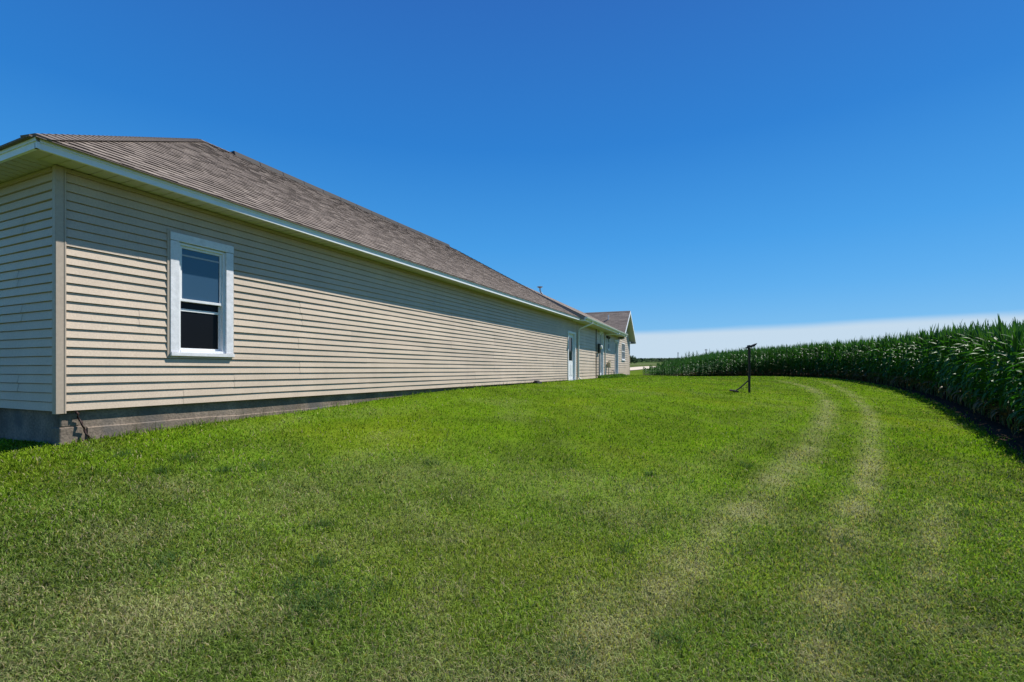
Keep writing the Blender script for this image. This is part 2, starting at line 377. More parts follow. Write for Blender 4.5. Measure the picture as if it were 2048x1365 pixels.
# corner post of the siding
mb = MB(); main.box(mb, -.030, .042, .0005, .030, ZB-.03, ZT-.002); main.box(mb, .044, .062, .0005, .034, ZB-.03, ZT-.002)
endw.box(mb, -.024, .040, .0005, .034, ZB-.03, ZT-.002)
mb.build('corner_trim', M['trim'], H, bevel=.003)
mb = MB(); main.box(mb, LM-.10, LM+.02, .0005, .024, ZB-.02, ZT-.002); mb.build('corner_trim', M['trim'], H, bevel=.003)
# frieze strip under the soffit
mb = MB(); main.box(mb, .11, LM-.11, .003, .026, ZT-.035, ZT-.003); endw.box(mb, .09, 8.3, .003, .026, ZT-.035, ZT-.003); mb.build('frieze_strip', M['trim'], H)
# foundation with a stepped ledge, a rougher corner pier and cracks
mb = MB(); main.box(mb, .05, LM, -.25, -.035, -1.4, ZB-.002)
n = 40
for k in range(n):          # lower pour stands proud, its top edge wanders
    a, b = .28+(LM-.3)*k/n, .28+(LM-.3)*(k+1)/n; h = lambda u: -.665+.010*math.sin(u*1.7)+.006*math.sin(u*5)
    mb.hexa([main.pt(a,-.04,-1.4), main.pt(b,-.04,-1.4), main.pt(b,-.012,-1.4), main.pt(a,-.012,-1.4), main.pt(a,-.04,h(a)), main.pt(b,-.04,h(b)), main.pt(b,-.014,h(b)-.012), main.pt(a,-.014,h(a)-.012)])
endw.box(mb, .05, 8.3, -.25, -.035, -1.6, ZB-.004)
mb.build('foundation', M['concrete'], H)
mb = MB()
main.box(mb, .022, .255, -.20, -.020, -1.5, -.64); main.box(mb, .035, .20, -.20, -.026, -.638, ZB-.035)
mb.build('foundation_pier', M['concrete'], H, bevel=.012)
mb = MB()
pts = []
for k in range(12):
    t = k/11; pts.append(main.pt(.155+.13*t+.008*math.sin(k*2.2), .006+.02*t+.012*math.sin(k*1.6), ZB-.01-.36*t))
mb.tube(pts, [.011+.003*math.sin(k*2.) for k in range(12)], 8)
mb.tube([main.pt(.13, .012, ZB+.0), main.pt(.145, .016, ZB-.008), main.pt(.165, .012, ZB-.012)], .008, 8)
mb.build('cable', M['cable'], H, smooth=True)['label'] = 'red brown cable hanging from under the siding at the corner'

# window: casing, sashes, panes, sill
W = empty('window', main.pt((wu0+wu1)/2, 0, wz0)); W.parent = H; W.matrix_parent_inverse = Matrix.Translation(-H.location)
def wpart(mb, name, mt, bevel=0):
    o = mb.build(name, mt, None, bevel=bevel); o.parent = W; o.matrix_parent_inverse = (Matrix.Translation(-W.location)); return o
cw = .115
mb = MB(); main.box(mb, wu0+.004, wu0+cw, -.05, .040, wz0+.052, wz1-.004-cw*.95); main.box(mb, wu1-cw, wu1-.004, -.05, .040, wz0+.052, wz1-.004-cw*.95)
main.box(mb, wu0+.002, wu1-.002, -.05, .044, wz1-cw*.93, wz1-.003)
wpart(mb, 'casing', M['worn'], .003)
mb = MB(); main.box(mb, wu0+.002, wu1-.002, -.05, .062, wz0, wz0+.048); wpart(mb, 'sill', M['worn'], .003)
mb = MB(); main.box(mb, wu0-.030, wu0-.001, -.0, .030, wz0-.03, wz1+.02); wpart(mb, 'siding_channel', M['trim'])
mb = MB(); main.box(mb, wu1+.001, wu1+.014, -.0, .024, wz0-.03, wz1+.02)
wpart(mb, 'siding_channel', M['trim'])
a0, a1 = wu0+cw, wu1-cw; zz0, zz1 = wz0+.05, wz1-cw
mb = MB(); t = .032
main.box(mb, a0, a0+t, -.10, .012, zz0, zz1); main.box(mb, a1-t, a1, -.10, .012, zz0, zz1); main.box(mb, a0+t, a1-t, -.10, .014, zz1-t, zz1-.001); main.box(mb, a0+t, a1-t, -.10, .016, zz0, zz0+.03)
wpart(mb, 'frame', M['white'], .002)
b0, b1 = a0+t+.001, a1-t-.001; y0 = zz0+.031; y1 = zz1-t-.001; ym = y0+(y1-y0)*.485
mb = MB(); s = .030
main.box(mb, b0, b0+s, -.05, -.012, ym, y1); main.box(mb, b1-s, b1, -.05, -.012, ym, y1); main.box(mb, b0+s, b1-s, -.05, -.012, y1-s, y1); main.box(mb, b0, b1, -.05, -.004, ym-.022, ym+.012)
wpart(mb, 'upper_sash', M['white'], .002)
mb = MB()
main.box(mb, b0, b0+.02, -.085, -.052, y0, ym-.024); main.box(mb, b1-.02, b1, -.085, -.052, y0, ym-.024); main.box(mb, b0+.02, b1-.02, -.085, -.052, y0, y0+.03)
main.box(mb, b0+.02, b1-.02, -.085, -.058, ym-.15, ym-.115)
wpart(mb, 'lower_sash', M['white'], .002)
mb = MB(); main.box(mb, b0+s, b1-s, -.034, -.028, ym+.012, y1-s); wpart(mb, 'pane', M['glassup'])
mb = MB(); main.box(mb, b0+s+.004, b1-s-.006, -.0275, -.0245, y1-s-.10, y1-s-.078); wpart(mb, 'blind_rail', M['blind'])
mb = MB(); main.box(mb, b0+.02, b1-.02, -.074, -.068, y0+.03, ym-.15); main.box(mb, b0+.02, b1-.02, -.074, -.066, ym-.115, ym-.024); wpart(mb, 'pane', M['screen'])
mb = MB(); main.box(mb, b0+.0, b1-.0, -.040, -.038, y0, ym-.024)

# generic small windows and doors for the far walls
def sub(parent, name, loc):
    e = empty(name, loc); e.parent = parent; e.matrix_parent_inverse = Matrix.Translation(-parent.location); return e
def prt(mb, name, mt, e, bevel=0):
    o = mb.build(name, mt, None, bevel=bevel); o.parent = e; o.matrix_parent_inverse = Matrix.Translation(-e.location); return o
def small_window(fr, u0, u1, z0, z1, fw=.06, cols=1):
    e = sub(H, 'window', fr.pt((u0+u1)/2, 0, z0))
    mb = MB(); fr.box(mb, u0, u0+fw, -.05, .035, z0, z1); fr.box(mb, u1-fw, u1, -.05, .035, z0, z1); fr.box(mb, u0+fw, u1-fw, -.05, .037, z1-fw, z1); fr.box(mb, u0+fw, u1-fw, -.05, .037, z0, z0+fw)
    zm = (z0+z1)/2; fr.box(mb, u0+fw, u1-fw, -.04, .012, zm-.025, zm+.025)
    for c in range(1, cols): uc = u0+(u1-u0)*c/cols; fr.box(mb, uc-.03, uc+.03, -.04, .014, z0+fw, z1-fw)
    prt(mb, 'frame', M['white'], e)
    mb = MB(); fr.box(mb, u0-.03, u1+.03, .0, .075, z0-.06, z0-.002); prt(mb, 'sill', M['white'], e)
    mb = MB(); fr.box(mb, u0+fw, u1-fw, -.03, -.02, z0+fw, z1-fw); prt(mb, 'pane', M['glass'], e)
def door(fr, u0, u1, z0, z1, lite, name='door', mt='white'):
    e = sub(H, name, fr.pt((u0+u1)/2, 0, z0)); fw = .09
    mb = MB(); fr.box(mb, u0, u0+fw, -.10, .045, z0, z1); fr.box(mb, u1-fw, u1, -.10, .045, z0, z1); fr.box(mb, u0+fw, u1-fw, -.10, .047, z1-fw, z1); fr.box(mb, u0+fw, u1-fw, -.10, .06, z0-.04, z0)
    prt(mb, 'frame', M['white'], e)
    p0, p1 = u0+fw+.004, u1-fw-.004; q1 = z1-fw-.004; q0 = z0+.005
    l0 = q0+(q1-q0)*lite[0]; l1 = q0+(q1-q0)*lite[1]; m = lite[2]
    mb = MB(); D0, D1 = -.085, -.045
    fr.box(mb, p0, p0+m, D0, D1, q0, q1); fr.box(mb, p1-m, p1, D0, D1, q0, q1); fr.box(mb, p0+m, p1-m, D0, D1, q0, l0); fr.box(mb, p0+m, p1-m, D0, D1, l1, q1)
    fr.box(mb, p0+m-.03, p0+m, D1, D1+.012, l0-.03, l1+.03); fr.box(mb, p1-m, p1-m+.03, D1, D1+.012, l0-.03, l1+.03)
    if lite[0] > .3:                       # raised lower panels
        c = (p0+p1)/2
        for x0, x1 in ((p0+m, c-.05), (c+.05, p1-m)): fr.box(mb, x0, x1, D1, D1+.010, q0+.2, l0-.18)
    prt(mb, 'door_panel', M[mt], e)
    mb = MB(); fr.box(mb, p0+m, p1-m, -.070, -.060, l0, l1); prt(mb, 'pane', M['glass'], e)
    mb = MB(); mb.tube([fr.pt(p0+.07, D1, q0+.95), fr.pt(p0+.07, D1+.05, q0+.95), fr.pt(p0+.07, D1+.07, q0+.95)], [.012, .016, .03], 8); prt(mb, 'handle', M['steel'], e)
    mb = MB(); fr.box(mb, u0+.01, u1-.01, -.12, -.10, z0, z1-.01); prt(mb, 'backing', M['dark'], e)
door(main, du0, du1, ZB-.01, dz1, (.42, .92, .17))

RP0 = (-4.95, 5.4); RLM = 19.1; rmain = Fr(RP0, cD, (-cN[0], -cN[1])); rendw = Fr(RP0, cN, (-cD[0], -cD[1]))
# roof of the main block
def roof_face(eave0, ud, ui, slope, L0, limfun, smax, seed, zoff=0, course=.143, tabw=(.07,.20), mbs=None, edge=.40, thk=1.0):
    """shingle tabs on a slope. eave0: point on eave; ud: unit along eave; ui: unit horizontal inward; slope: rise/run; limfun(s)->(u0,u1), s horizontal run"""
    rs = random.Random(seed); mb = mbs or MB(); n = math.sqrt(1+slope*slope); hr = course/n
    nx, ny, nz = -ui[0]*slope/n, -ui[1]*slope/n, 1/n
    def P(u, s, h): return (eave0[0]+ud[0]*u+ui[0]*s+nx*h, eave0[1]+ud[1]*u+ui[1]*s+ny*h, eave0[2]+slope*s+nz*h)
    k = 0; s = 0
    while s < smax-.01:
        s1 = min(s+hr*1.05, smax); a, b = limfun(min(s+hr*.5, smax)); a2, b2 = limfun(s1)
        u = a-rs.uniform(0, .2)
        while u < b:
            v = u+rs.uniform(*tabw); c0, c1 = max(u, a), min(v, b); u = v
            if c1-c0 < .004: continue
            th = thk*rs.choice((.010, .0125, .016)); q = rs.random(); t = rs.uniform(.93, 1.07)
            base = (.205,.172,.148) if q < .55 else (.178,.150,.130) if q < .85 else (.245,.208,.178)
            c = tuple(x*t for x in base)
            f0, f1, r0_, r1_ = P(c0, s, th), P(c1, s, th), P(c1, s1, .001), P(c0, s1, .001)
            mb.quad(f0, f1, r0_, r1_, c=c); e9 = tuple(x*edge for x in c); mb.quad(P(c0, s, -.004), P(c1, s, -.004), P(c1, s, th-.0005), P(c0, s, th-.0005), c=e9)  # front edges darker: dark asphalt, with the course-line shadow painted in
        s += hr; k += 1
    return mb
EZ = 2.335; RV = 4.2; SL = (5.17-EZ)/(RV+OV); hw = RV+OV
LE = RLM+2*OV
mb = MB()
e0 = (*[RP0[i]-cD[i]*OV-cN[i]*OV for i in (0, 1)], EZ)
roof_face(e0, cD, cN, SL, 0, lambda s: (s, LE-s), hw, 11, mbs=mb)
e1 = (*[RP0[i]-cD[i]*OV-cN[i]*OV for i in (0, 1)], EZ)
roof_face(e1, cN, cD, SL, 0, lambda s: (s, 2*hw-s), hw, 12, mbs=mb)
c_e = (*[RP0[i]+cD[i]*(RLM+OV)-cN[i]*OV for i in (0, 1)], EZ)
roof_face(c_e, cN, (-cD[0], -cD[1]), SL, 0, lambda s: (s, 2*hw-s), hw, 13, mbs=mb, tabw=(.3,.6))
roof = mb.build('roof', M['shingle'], H)
mb = MB()                     # roof deck: closed body under the shingles
def mp(u, v, z): return (RP0[0]+cD[0]*u+cN[0]*v, RP0[1]+cD[1]*u+cN[1]*v, z)
E = [mp(-OV,-OV,EZ-.006), mp(RLM+OV,-OV,EZ-.006), mp(RLM+OV,8.4+OV,EZ-.006), mp(-OV,8.4+OV,EZ-.006)]
r1, r2 = mp(RV, RV, 5.17-.006), mp(RLM-RV, RV, 5.17-.006)
cdk = (.2,.16,.135)
mb.quad(E[0], E[1], r2, r1, c=cdk); mb.quad(E[1], E[2], r2, c=cdk); mb.quad(E[2], E[3], r1, r2, c=cdk); mb.quad(E[3], E[0], r1, c=cdk)
mb.build('roof_deck', M['shingle'], roof).matrix_parent_inverse = Matrix.Identity(4)
def caps(mb, p, q, wd=.15, step=.14, lift=.012, rise=.012, drop=.35, side=None):
    p, q = Vector(p), Vector(q); d = (q-p); L = d.length; d.normalize(); sd = d.cross(Vector((0, 0, 1))).normalized(); up = sd.cross(d)
    n = int(L/step)
    for k in range(n):
        a = p+d*(k*step); b = p+d*min((k+1.25)*step, L); ha, hb = lift+rise, lift+.002
        for sg in (1, -1):
            dn = (sd*sg-up*drop).normalized()*wd
            mb.quad(a+up*ha, b+up*hb, b+up*hb+dn, a+up*ha+dn); mb.quad(a+up*ha, a+up*ha+dn, a+dn+up*.0, a+up*.0)
mb = MB()
caps(mb, mp(-OV,-OV,EZ), mp(RV,RV,5.17), wd=.13, drop=.32); caps(mb, mp(-OV,8.4+OV,EZ), mp(RV,RV,5.17), wd=.13, drop=.32); caps(mb, mp(RLM+OV,-OV,EZ), mp(RLM-RV,RV,5.17), wd=.13, drop=.32)
caps(mb, mp(RV,RV,5.17), mp(RLM-RV,RV,5.17), wd=.15, drop=.6)
mb.build('ridge_cap', M['cap'], roof).matrix_parent_inverse = Matrix.Identity(4)
mb = MB(); v0, v1 = RV+.75, RLM-RV-.35; n = 14
for k in range(n):
    a, b = v0+(v1-v0)*k/n, v0+(v1-v0)*(k+1)/n-.004
    mb.hexa([mp(a,RV-.15,5.17-.085), mp(b,RV-.15,5.17-.085), mp(b,RV+.15,5.17-.085), mp(a,RV+.15,5.17-.085), mp(a,RV-.10,5.215), mp(b,RV-.10,5.215), mp(b,RV+.10,5.215), mp(a,RV+.10,5.215)])
mb.build('ridge_vent', M['vent'], roof, bevel=.01).matrix_parent_inverse = Matrix.Identity(4)

# fascia (two steps), drip edge, soffit
FB = 2.215
def eave_trim(fr, u0, u1, ov, zt, zb, slopefac=.6):
    mb = MB(); fr.box(mb, u0, u1, ov-.03, ov, zb, zt-.012); fr.box(mb, u0, u1, ov, ov+.012, zt-.055, zt-.012)
    return mb
eave_trim(rmain, -OV, RLM+OV-.05, OV, EZ, FB).build('fascia', M['fascia'], H)
eave_trim(rendw, -OV-.012, 8.4+OV, OV, EZ, FB).build('fascia', M['fascia'], H)
mb = MB()                      # drip edge, shaped further out near the corner to throw shade on the fascia
st = [-OV-.02, .3, 1.2, 2.0, 3.0, 4.5, 7, 11, 15, RLM+OV]; ou = [.060, .056, .046, .040, .036, .032, .028, .026, .026, .026]
for k in range(len(st)-1):
    a, b, p, q = st[k], st[k+1], OV+ou[k], OV+ou[k+1]
    mb.hexa([rmain.pt(a,OV-.02,EZ-.012), rmain.pt(b,OV-.02,EZ-.012), rmain.pt(b,q,EZ-.018-.01), rmain.pt(a,p,EZ-.018-.01), rmain.pt(a,OV-.02,EZ+.004), rmain.pt(b,OV-.02,EZ+.004), rmain.pt(b,q,EZ-.012-.008), rmain.pt(a,p,EZ-.012-.008)])
rendw.box(mb, -OV+.0, 8.4+OV, OV-.02, OV+.05, EZ-.022, EZ-.004)
mb.build('drip_edge', M['cap'], H)
mb = MB()                      # ribbed soffit panels
k = -OV+.03
while k < RLM+OV-.05:
    rmain.box(mb, k, k+.128, -.01, OV-.03, FB+.022, FB+.03); rmain.box(mb, k+.128, k+.150, .0, OV-.03, FB+.029, FB+.034); k += .15
k = .0
while k < 8.6:
    rendw.box(mb, k, k+.128, .0, OV-.03, FB+.022, FB+.03); rendw.box(mb, k+.128, k+.150, .0, OV-.03, FB+.029, FB+.034); k += .15
mb.build('soffit', M['soffit'], H)

# ---- wing and far gable
GT0, GT1 = wing.u(1237.5), wing.u(1259); GTM = (GT0+GT1)/2; RZ = 4.27; WV = 2.98; WOV = .58; WEZ = 2.40
GZE = 2.22; GOV = .42; gsl = (RZ-GZE)/((GT1-GT0)/2+GOV); wsl = (RZ-WEZ)/(WV+WOV)
d1u0, d1u1 = wing.u(1198.5), wing.u(1205.5); d2u0, d2u1 = wing.u(1229), wing.u(1235.5)
sw0, sw1 = wing.u(1214.6), wing.u(1218.4); gw0, gw1 = wing.u(1242.7), wing.u(1249)
zW = ZB+.0
d1z = wing.z(1201, 662); d2z = wing.z(1232, 681)
opW = [(d1u0, d1u1, ZB-.02+.1, d1z), (sw0, sw1, wing.z(1216.5, 700), wing.z(1216.5, 673)), (d2u0, d2u1, ZB+.12, d2z), (gw0, gw1, wing.z(1246, 720), wing.z(1246, 687))]
def glim(z):
    zz = RZ-.06; h = (zz-z)/gsl
    return (0 if z < ZT else max(0, GTM-h), GT1 if z < GZE+.25 else min(GT1, GTM+h))
def glim2(z):
    if z < WEZ-.1: return (0, GT1)
    h = (RZ-.06-z)/gsl; return (max(0, GTM-h), min(GT1, GTM+h))
siding(wing, GT1, ZB, RZ-.1, opW, lim=glim2, seed=21, ch=.152).build('siding', M['siding'], H)
mb = MB(); body(wing, GT1, opW, ZB+.01, ZT)
mb.quad(wing.pt(GTM-(RZ-.1-ZT)/gsl, -.005, ZT), wing.pt(GT1, -.005, ZT), wing.pt(GTM, -.005, RZ-.1))
fg = Fr(wing.pt(GT1, 0, 0)[:2], dN, dD); fg.box(mb, 0, 7, -.14, 0, ZB, ZT)
mb.build('wall', M['trim'], H)
mb = MB(); wing.box(mb, GT1-.11, GT1+.02, .0005, .03, ZB-.05, GZE+.1); mb.build('corner_trim', M['trim'], H)
mb = MB(); wing.box(mb, .03, .14, .0005, .026, ZB-.02, ZT); mb.build('corner_trim', M['trim'], H)
mb = MB(); wing.box(mb, 0.03, GT1, -.25, -.035, -1.2, ZB-.002); mb.build('foundation', M['concrete'], H)
mb = MB(); a, b = wing.u(1212), wing.u(1227); wing.box(mb, a, b, -.03, .02, -.62, ZB-.01); mb.build('crawlspace_vent', M['dark'], H)
door(wing, d1u0, d1u1, ZB+.08, d1z, (.08, .95, .13), 'storm_door')
mb = MB(); wing.box(mb, d1u0-.05, d1u1+.05, .03, .4, -.7, ZB+.02); mb.build('doorstep', M['concrete'], H, bevel=.01)
door(wing, d2u0, d2u1, ZB+.12, d2z, (.04, .97, .10), 'glass_door')
small_window(wing, *opW[1]); small_window(wing, *opW[3], cols=2)
mb = MB()
WS = -.75
w0 = wing.pt(WS, WOV, WEZ)
def wlim(s): return (-2.1*s/(WV+WOV), -WS+GT0-GOV+.15+(GTM-GT0+GOV-.15)*s/(WV+WOV))
roof_face(w0, dD, dN, wsl, 0, wlim, WV+WOV, 31, mbs=mb, tabw=(.2,.45), edge=.9, thk=.12)
g0 = wing.pt(GT0-GOV, GOV, GZE)
hg = GTM-GT0+GOV
roof_face(g0, dN, dD, gsl, 0, lambda s: (0, .1+(WV+GOV)*1.02*s/hg+.15), hg, 32, mbs=mb, tabw=(.2,.45), edge=.5)
rw = mb.build('roof', M['shingle'], H)
mb = MB(); wp = lambda t, v, z: wing.pt(t, -v, z)
mb.quad(wp(WS,-WOV,WEZ-.006), wp(GT0-GOV+.1,-WOV,WEZ-.006), wp(GTM,WV,RZ-.006), wp(WS-2.1,WV,RZ-.006), c=cdk)
mb.quad(wp(WS+.002,-WOV+.02,WEZ-.008), wp(WS-2.1,WV,RZ-.008), wp(WS-2.1,WV,RZ-1.2), wp(WS+.002,-WOV+.02,WEZ-.16), c=(.26,.22,.20))
mb.quad(wp(-2.6,WV,RZ-.006), wp(GTM,WV,RZ-.006), wp(GTM,2*WV+WOV,WEZ-.006), wp(-2.6,2*WV+WOV,WEZ-.006), c=cdk)
mb.quad(wp(GT0-GOV,-GOV,GZE-.006), wp(GTM,-GOV,RZ-.006), wp(GTM,WV+.1,RZ-.006), c=cdk)
mb.quad(wp(GTM,-GOV,RZ-.006), wp(GT1+GOV,-GOV,GZE-.006), wp(GT1+GOV,7,GZE-.006), wp(GTM,7,RZ-.006), c=cdk)
mb.quad(wp(GTM,WV,RZ-.006), wp(GTM,7,RZ-.006), wp(GT0-GOV,7,GZE-.006), c=cdk)
mb.build('roof_deck', M['shingle'], rw).matrix_parent_inverse = Matrix.Identity(4)
mb = MB(); caps(mb, wp(GTM,-GOV,RZ), wp(GTM,WV+.2,RZ), drop=.7); caps(mb, wp(-2.2,WV,RZ), wp(GTM,WV,RZ), drop=.6, lift=.002, rise=.003)
mb.build('ridge_cap', M['cap'], rw).matrix_parent_inverse = Matrix.Identity(4)
# rake boards and soffits on the gable
def slab(mb, t0, z0, t1, z1, v0, v1, dz0, dz1):
    mb.hexa([wp(t0,v0,z0+dz0), wp(t1,v0,z1+dz0), wp(t1,v1,z1+dz0), wp(t0,v1,z0+dz0), wp(t0,v0,z0+dz1), wp(t1,v0,z1+dz1), wp(t1,v1,z1+dz1), wp(t0,v1,z0+dz1)])
mb = MB()
for sg in (-1, 1): slab(mb, GTM+sg*hg, GZE, GTM, RZ, -GOV-.02, -GOV+.01, -.19, -.008)
mb.build('rake_board', M['fascia'], H)
mb = MB()
for sg in (-1, 1): slab(mb, GTM+sg*(hg-.02), GZE, GTM, RZ, -GOV+.01, -.02, -.17, -.14)
mb.build('soffit', M['soffit'], H)
mb = MB()
mb.hexa([wp(GT1,-GOV,GZE-.20), wp(GT1+GOV,-GOV,GZE-.20), wp(GT1+GOV,5,GZE-.20), wp(GT1,5,GZE-.20), wp(GT1,-GOV,GZE-.17), wp(GT1+GOV,-GOV,GZE-.17), wp(GT1+GOV,5,GZE-.17), wp(GT1,5,GZE-.17)])
mb.build('soffit', M['soffit'], H)
mb = MB(); wing.box(mb, WS+.02, GT0-GOV+.2, 0.02, WOV-.03, WEZ-.19, WEZ-.175); mb.build('soffit', M['soffit'], H)
mb = MB(); wing.box(mb, WS+.02, GT0-GOV+.2, WOV-.03, WOV-.005, WEZ-.20, WEZ-.02); mb.build('fascia', M['fascia'], H)
mb = MB(); wing.box(mb, WS-.004, WS+.018, .02, WOV-.003, WEZ-.2, WEZ-.06); mb.build('fascia', M['fascia'], H)
mb = MB(); wing.box(mb, GT0-GOV+.202, GT0-GOV+.22, .02, WOV-.003, WEZ-.2, WEZ-.06); mb.build('fascia', M['fascia'], H)
# gutter: open K-profile trough
mb = MB(); gp = [(WOV-.003, -.03), (WOV-.003, -.135), (WOV+.07, -.135), (WOV+.10, -.075), (WOV+.115, -.02), (WOV+.105, -.02), (WOV+.09, -.075), (WOV+.065, -.127), (WOV+.003, -.127), (WOV+.003, -.03)]
ga, gb = WS-.02, GT0-GOV+.1
for i in range(len(gp)):
    p, q2 = gp[i], gp[(i+1) % len(gp)]
    mb.quad(wing.pt(ga, p[0], WEZ+p[1]), wing.pt(gb, p[0], WEZ+p[1]), wing.pt(gb, q2[0], WEZ+q2[1]), wing.pt(ga, q2[0], WEZ+q2[1]))
for u in (ga, gb): mb.quad(*[wing.pt(u, a, WEZ+b) for a, b in gp[:5]])
gut = mb.build('gutter', M['gutter'], H)
mb = MB()
for k in range(16): u = ga+.4+k*.75; 
mb.tube([wing.pt(.55, WOV+.05, WEZ-.13), wing.pt(.52, WOV+.04, WEZ-.22), wing.pt(.15, .12, ZT-.30), wing.pt(.08, .07, ZT-.42), wing.pt(.08, .07, ZB+.12), wing.pt(.08, .16, ZB+.02)], .036, 10)
mb.build('downspout', M['gutter'], H)
u2 = wing.u(1208.5); mb = MB()
mb.tube([wing.pt(u2+1.6, WOV+.05, WEZ-.13), wing.pt(u2+1.5, WOV+.02, WEZ-.22), wing.pt(u2+.1, .10, WEZ-.32), wing.pt(u2, .06, WEZ-.42), wing.pt(u2, .06, ZB+.15), wing.pt(u2, .2, ZB+.02)], .030, 8)
mb.build('downspout', M['gutter'], H)
u3 = wing.u(1191); mb = MB(); mb.tube([wing.pt(u3, .04, ZT-.02), wing.pt(u3, .04, ZB-.1)], .022, 8); mb.build('conduit', M['dark'], H)
# electric meter, flood lamp, gas meter
u4 = wing.u(1195.5); z4 = wing.z(1197, 697)
e = sub(H, 'electric_meter', wing.pt(u4, 0, z4)); mb = MB(); wing.box(mb, u4-.13, u4+.13, .02, .14, z4-.26, z4+.24); prt(mb, 'meter_box', M['dark'], e, .01)
mb = MB(); mb.tube([wing.pt(u4+.0, .14, z4+.05), wing.pt(u4+.0, .22, z4+.05), wing.pt(u4, .26, z4+.05)], [.10, .10, .085], 16); prt(mb, 'meter_dial', M['pvc'], e)
mb = MB(); mb.tube([wing.pt(u4, .08, z4-.26), wing.pt(u4, .08, ZB-.1)], .025, 8); prt(mb, 'conduit', M['dark'], e)
u5 = wing.u(1210); z5 = wing.z(1210, 674.5)
e = sub(H, 'flood_lamp', wing.pt(u5, 0, z5)); mb = MB(); mb.tube([wing.pt(u5, .0, z5), wing.pt(u5, .05, z5)], .06, 12); prt(mb, 'base', M['dark'], e)
for sg in (-1, 1):
    mb = MB(); mb.tube([wing.pt(u5+sg*.03, .05, z5), wing.pt(u5+sg*.10, .12, z5+.02), wing.pt(u5+sg*.13, .17, z5-.02), wing.pt(u5+sg*.17, .26, z5-.06)], [.03, .045, .07, .085], 12); prt(mb, 'lamp_head', M['dark'], e)
u6 = wing.u(1212.5); z6 = wing.z(1212, 730); e = sub(H, 'gas_meter', wing.pt(u6, 0, z6))
mb = MB(); wing.box(mb, u6-.14, u6+.14, .06, .26, z6-.16, z6+.14); prt(mb, 'meter_box', M['meterb'], e, .03)
mb = MB(); mb.tube([wing.pt(u6-.1, .16, -.55), wing.pt(u6-.1, .16, z6+.22), wing.pt(u6-.1, .16, z6+.12)], .022, 8); mb.tube([wing.pt(u6+.1, .16, z6+.12), wing.pt(u6+.1, .16, z6+.28), wing.pt(u6+.5, .14, z6+.28), wing.pt(u6+.52, .14, z6+.12)], .02, 8); prt(mb, 'pipe', M['meterb'], e)
u7 = wing.u(1223); mb = MB(); mb.tube([wing.pt(u7, .0, ZB+.42), wing.pt(u7, .10, ZB+.42), wing.pt(u7+.03, .15, ZB+.36), wing.pt(u7+.03, .15, ZB-.1)], .03, 8); mb.build('drain_pipe', M['steel'], H)
# roof flue and plumbing vent
k = (1083-1024)/F; fd = 24.2; fx = k*fd; fz = (HY-589)/F*fd
e = sub(H, 'flue', (fx, fd, fz)); mb = MB(); mb.tube([(fx+.12, fd, fz-.35), (fx+.06, fd, fz-.02), (fx-.03, fd, fz+.10), (fx-.07, fd, fz+.20), (fx-.08, fd, fz+.32)], .035, 10); prt(mb, 'flue_pipe', M['steel'], e)
mb = MB(); mb.tube([(fx-.08, fd, fz+.30), (fx-.08, fd, fz+.36), (fx-.08, fd, fz+.37), (fx-.08, fd, fz+.40)], [.04, .15, .15, .03], 14); prt(mb, 'flue_cap', M['steel'], e)
t8, v8 = GTM-.9, 1.0; z8 = RZ-.9*gsl
mb = MB(); a = wp(t8, v8, z8-.1); mb.tube([a, (a[0], a[1], a[2]+.42)], .05, 10); mb.build('vent_pipe', M['pvc'], H)

# small dark thing at the foot of the siding
u9 = main.u(1075, .15); p9 = main.pt(u9, .16, 0); z9 = g1(p9[0], p9[1])
mb = MB(); main.box(mb, u9-.22, u9+.22, .05, .24, z9-.02, z9+.07); main.box(mb, u9-.16, u9+.1, .07, .20, z9+.068, z9+.11)
tag(mb.build('splash_block', M['dark'], bevel=.015), 'small dark block lying in the grass against the foot of the siding', 'splash block')

# ------------------------------------------------------------------ stand in the lawn
px_, py_ = unproj(1498.5, 786); pz = g1(px_, py_); k = py_/F
ST = empty('metal_stand', (px_, py_, pz))
tag(ST, 'rusty dark post with a tilted clamp on top, standing alone in the lawn', 'post stand')
def P3(dx, dy, y): return (px_+dx*k, py_+dy, (HY-y)/F*py_)       # dx in photo pixels sideways
def pp(mb, name, mt, bevel=0):
    o = mb.build(name, mt, None, bevel=bevel); o.parent = ST; o.matrix_parent_inverse = Matrix.Translation(-ST.location); return o
mb = MB(); hw_ = 1.55*k
x0, y0_, zt_, zm_ = px_, py_, P3(0,0,697)[2], P3(0,0,750)[2]
mb.hexa([(x0-hw_,y0_-.04,pz-.1),(x0+hw_,y0_-.04,pz-.1),(x0+hw_,y0_+.04,pz-.1),(x0-hw_,y0_+.04,pz-.1),(x0-hw_,y0_-.04,zm_),(x0+hw_,y0_-.04,zm_),(x0+hw_,y0_+.04,zm_),(x0-hw_,y0_+.04,zm_)])
pp(mb, 'post', M['rust'], .006)
mb = MB()
for sg in (-1, 1):
    c = x0+sg*1.25*k; h_ = .72*k
    mb.hexa([(c-h_,y0_-.03,zm_-.15),(c+h_,y0_-.03,zm_-.15),(c+h_,y0_+.03,zm_-.15),(c-h_,y0_+.03,zm_-.15),(c-h_,y0_-.03,zt_),(c+h_,y0_-.03,zt_),(c+h_,y0_+.03,zt_),(c-h_,y0_+.03,zt_)])
mb.hexa([(x0-2*k,y0_-.034,zt_-.42),(x0+2*k,y0_-.034,zt_-.42),(x0+2*k,y0_+.034,zt_-.42),(x0-2*k,y0_+.034,zt_-.42),(x0-2*k,y0_-.034,zt_+.02),(x0+2*k,y0_-.034,zt_+.02),(x0+2*k,y0_+.034,zt_+.02),(x0-2*k,y0_+.034,zt_+.02)])
pp(mb, 'upper_rails', M['rust'], .003)
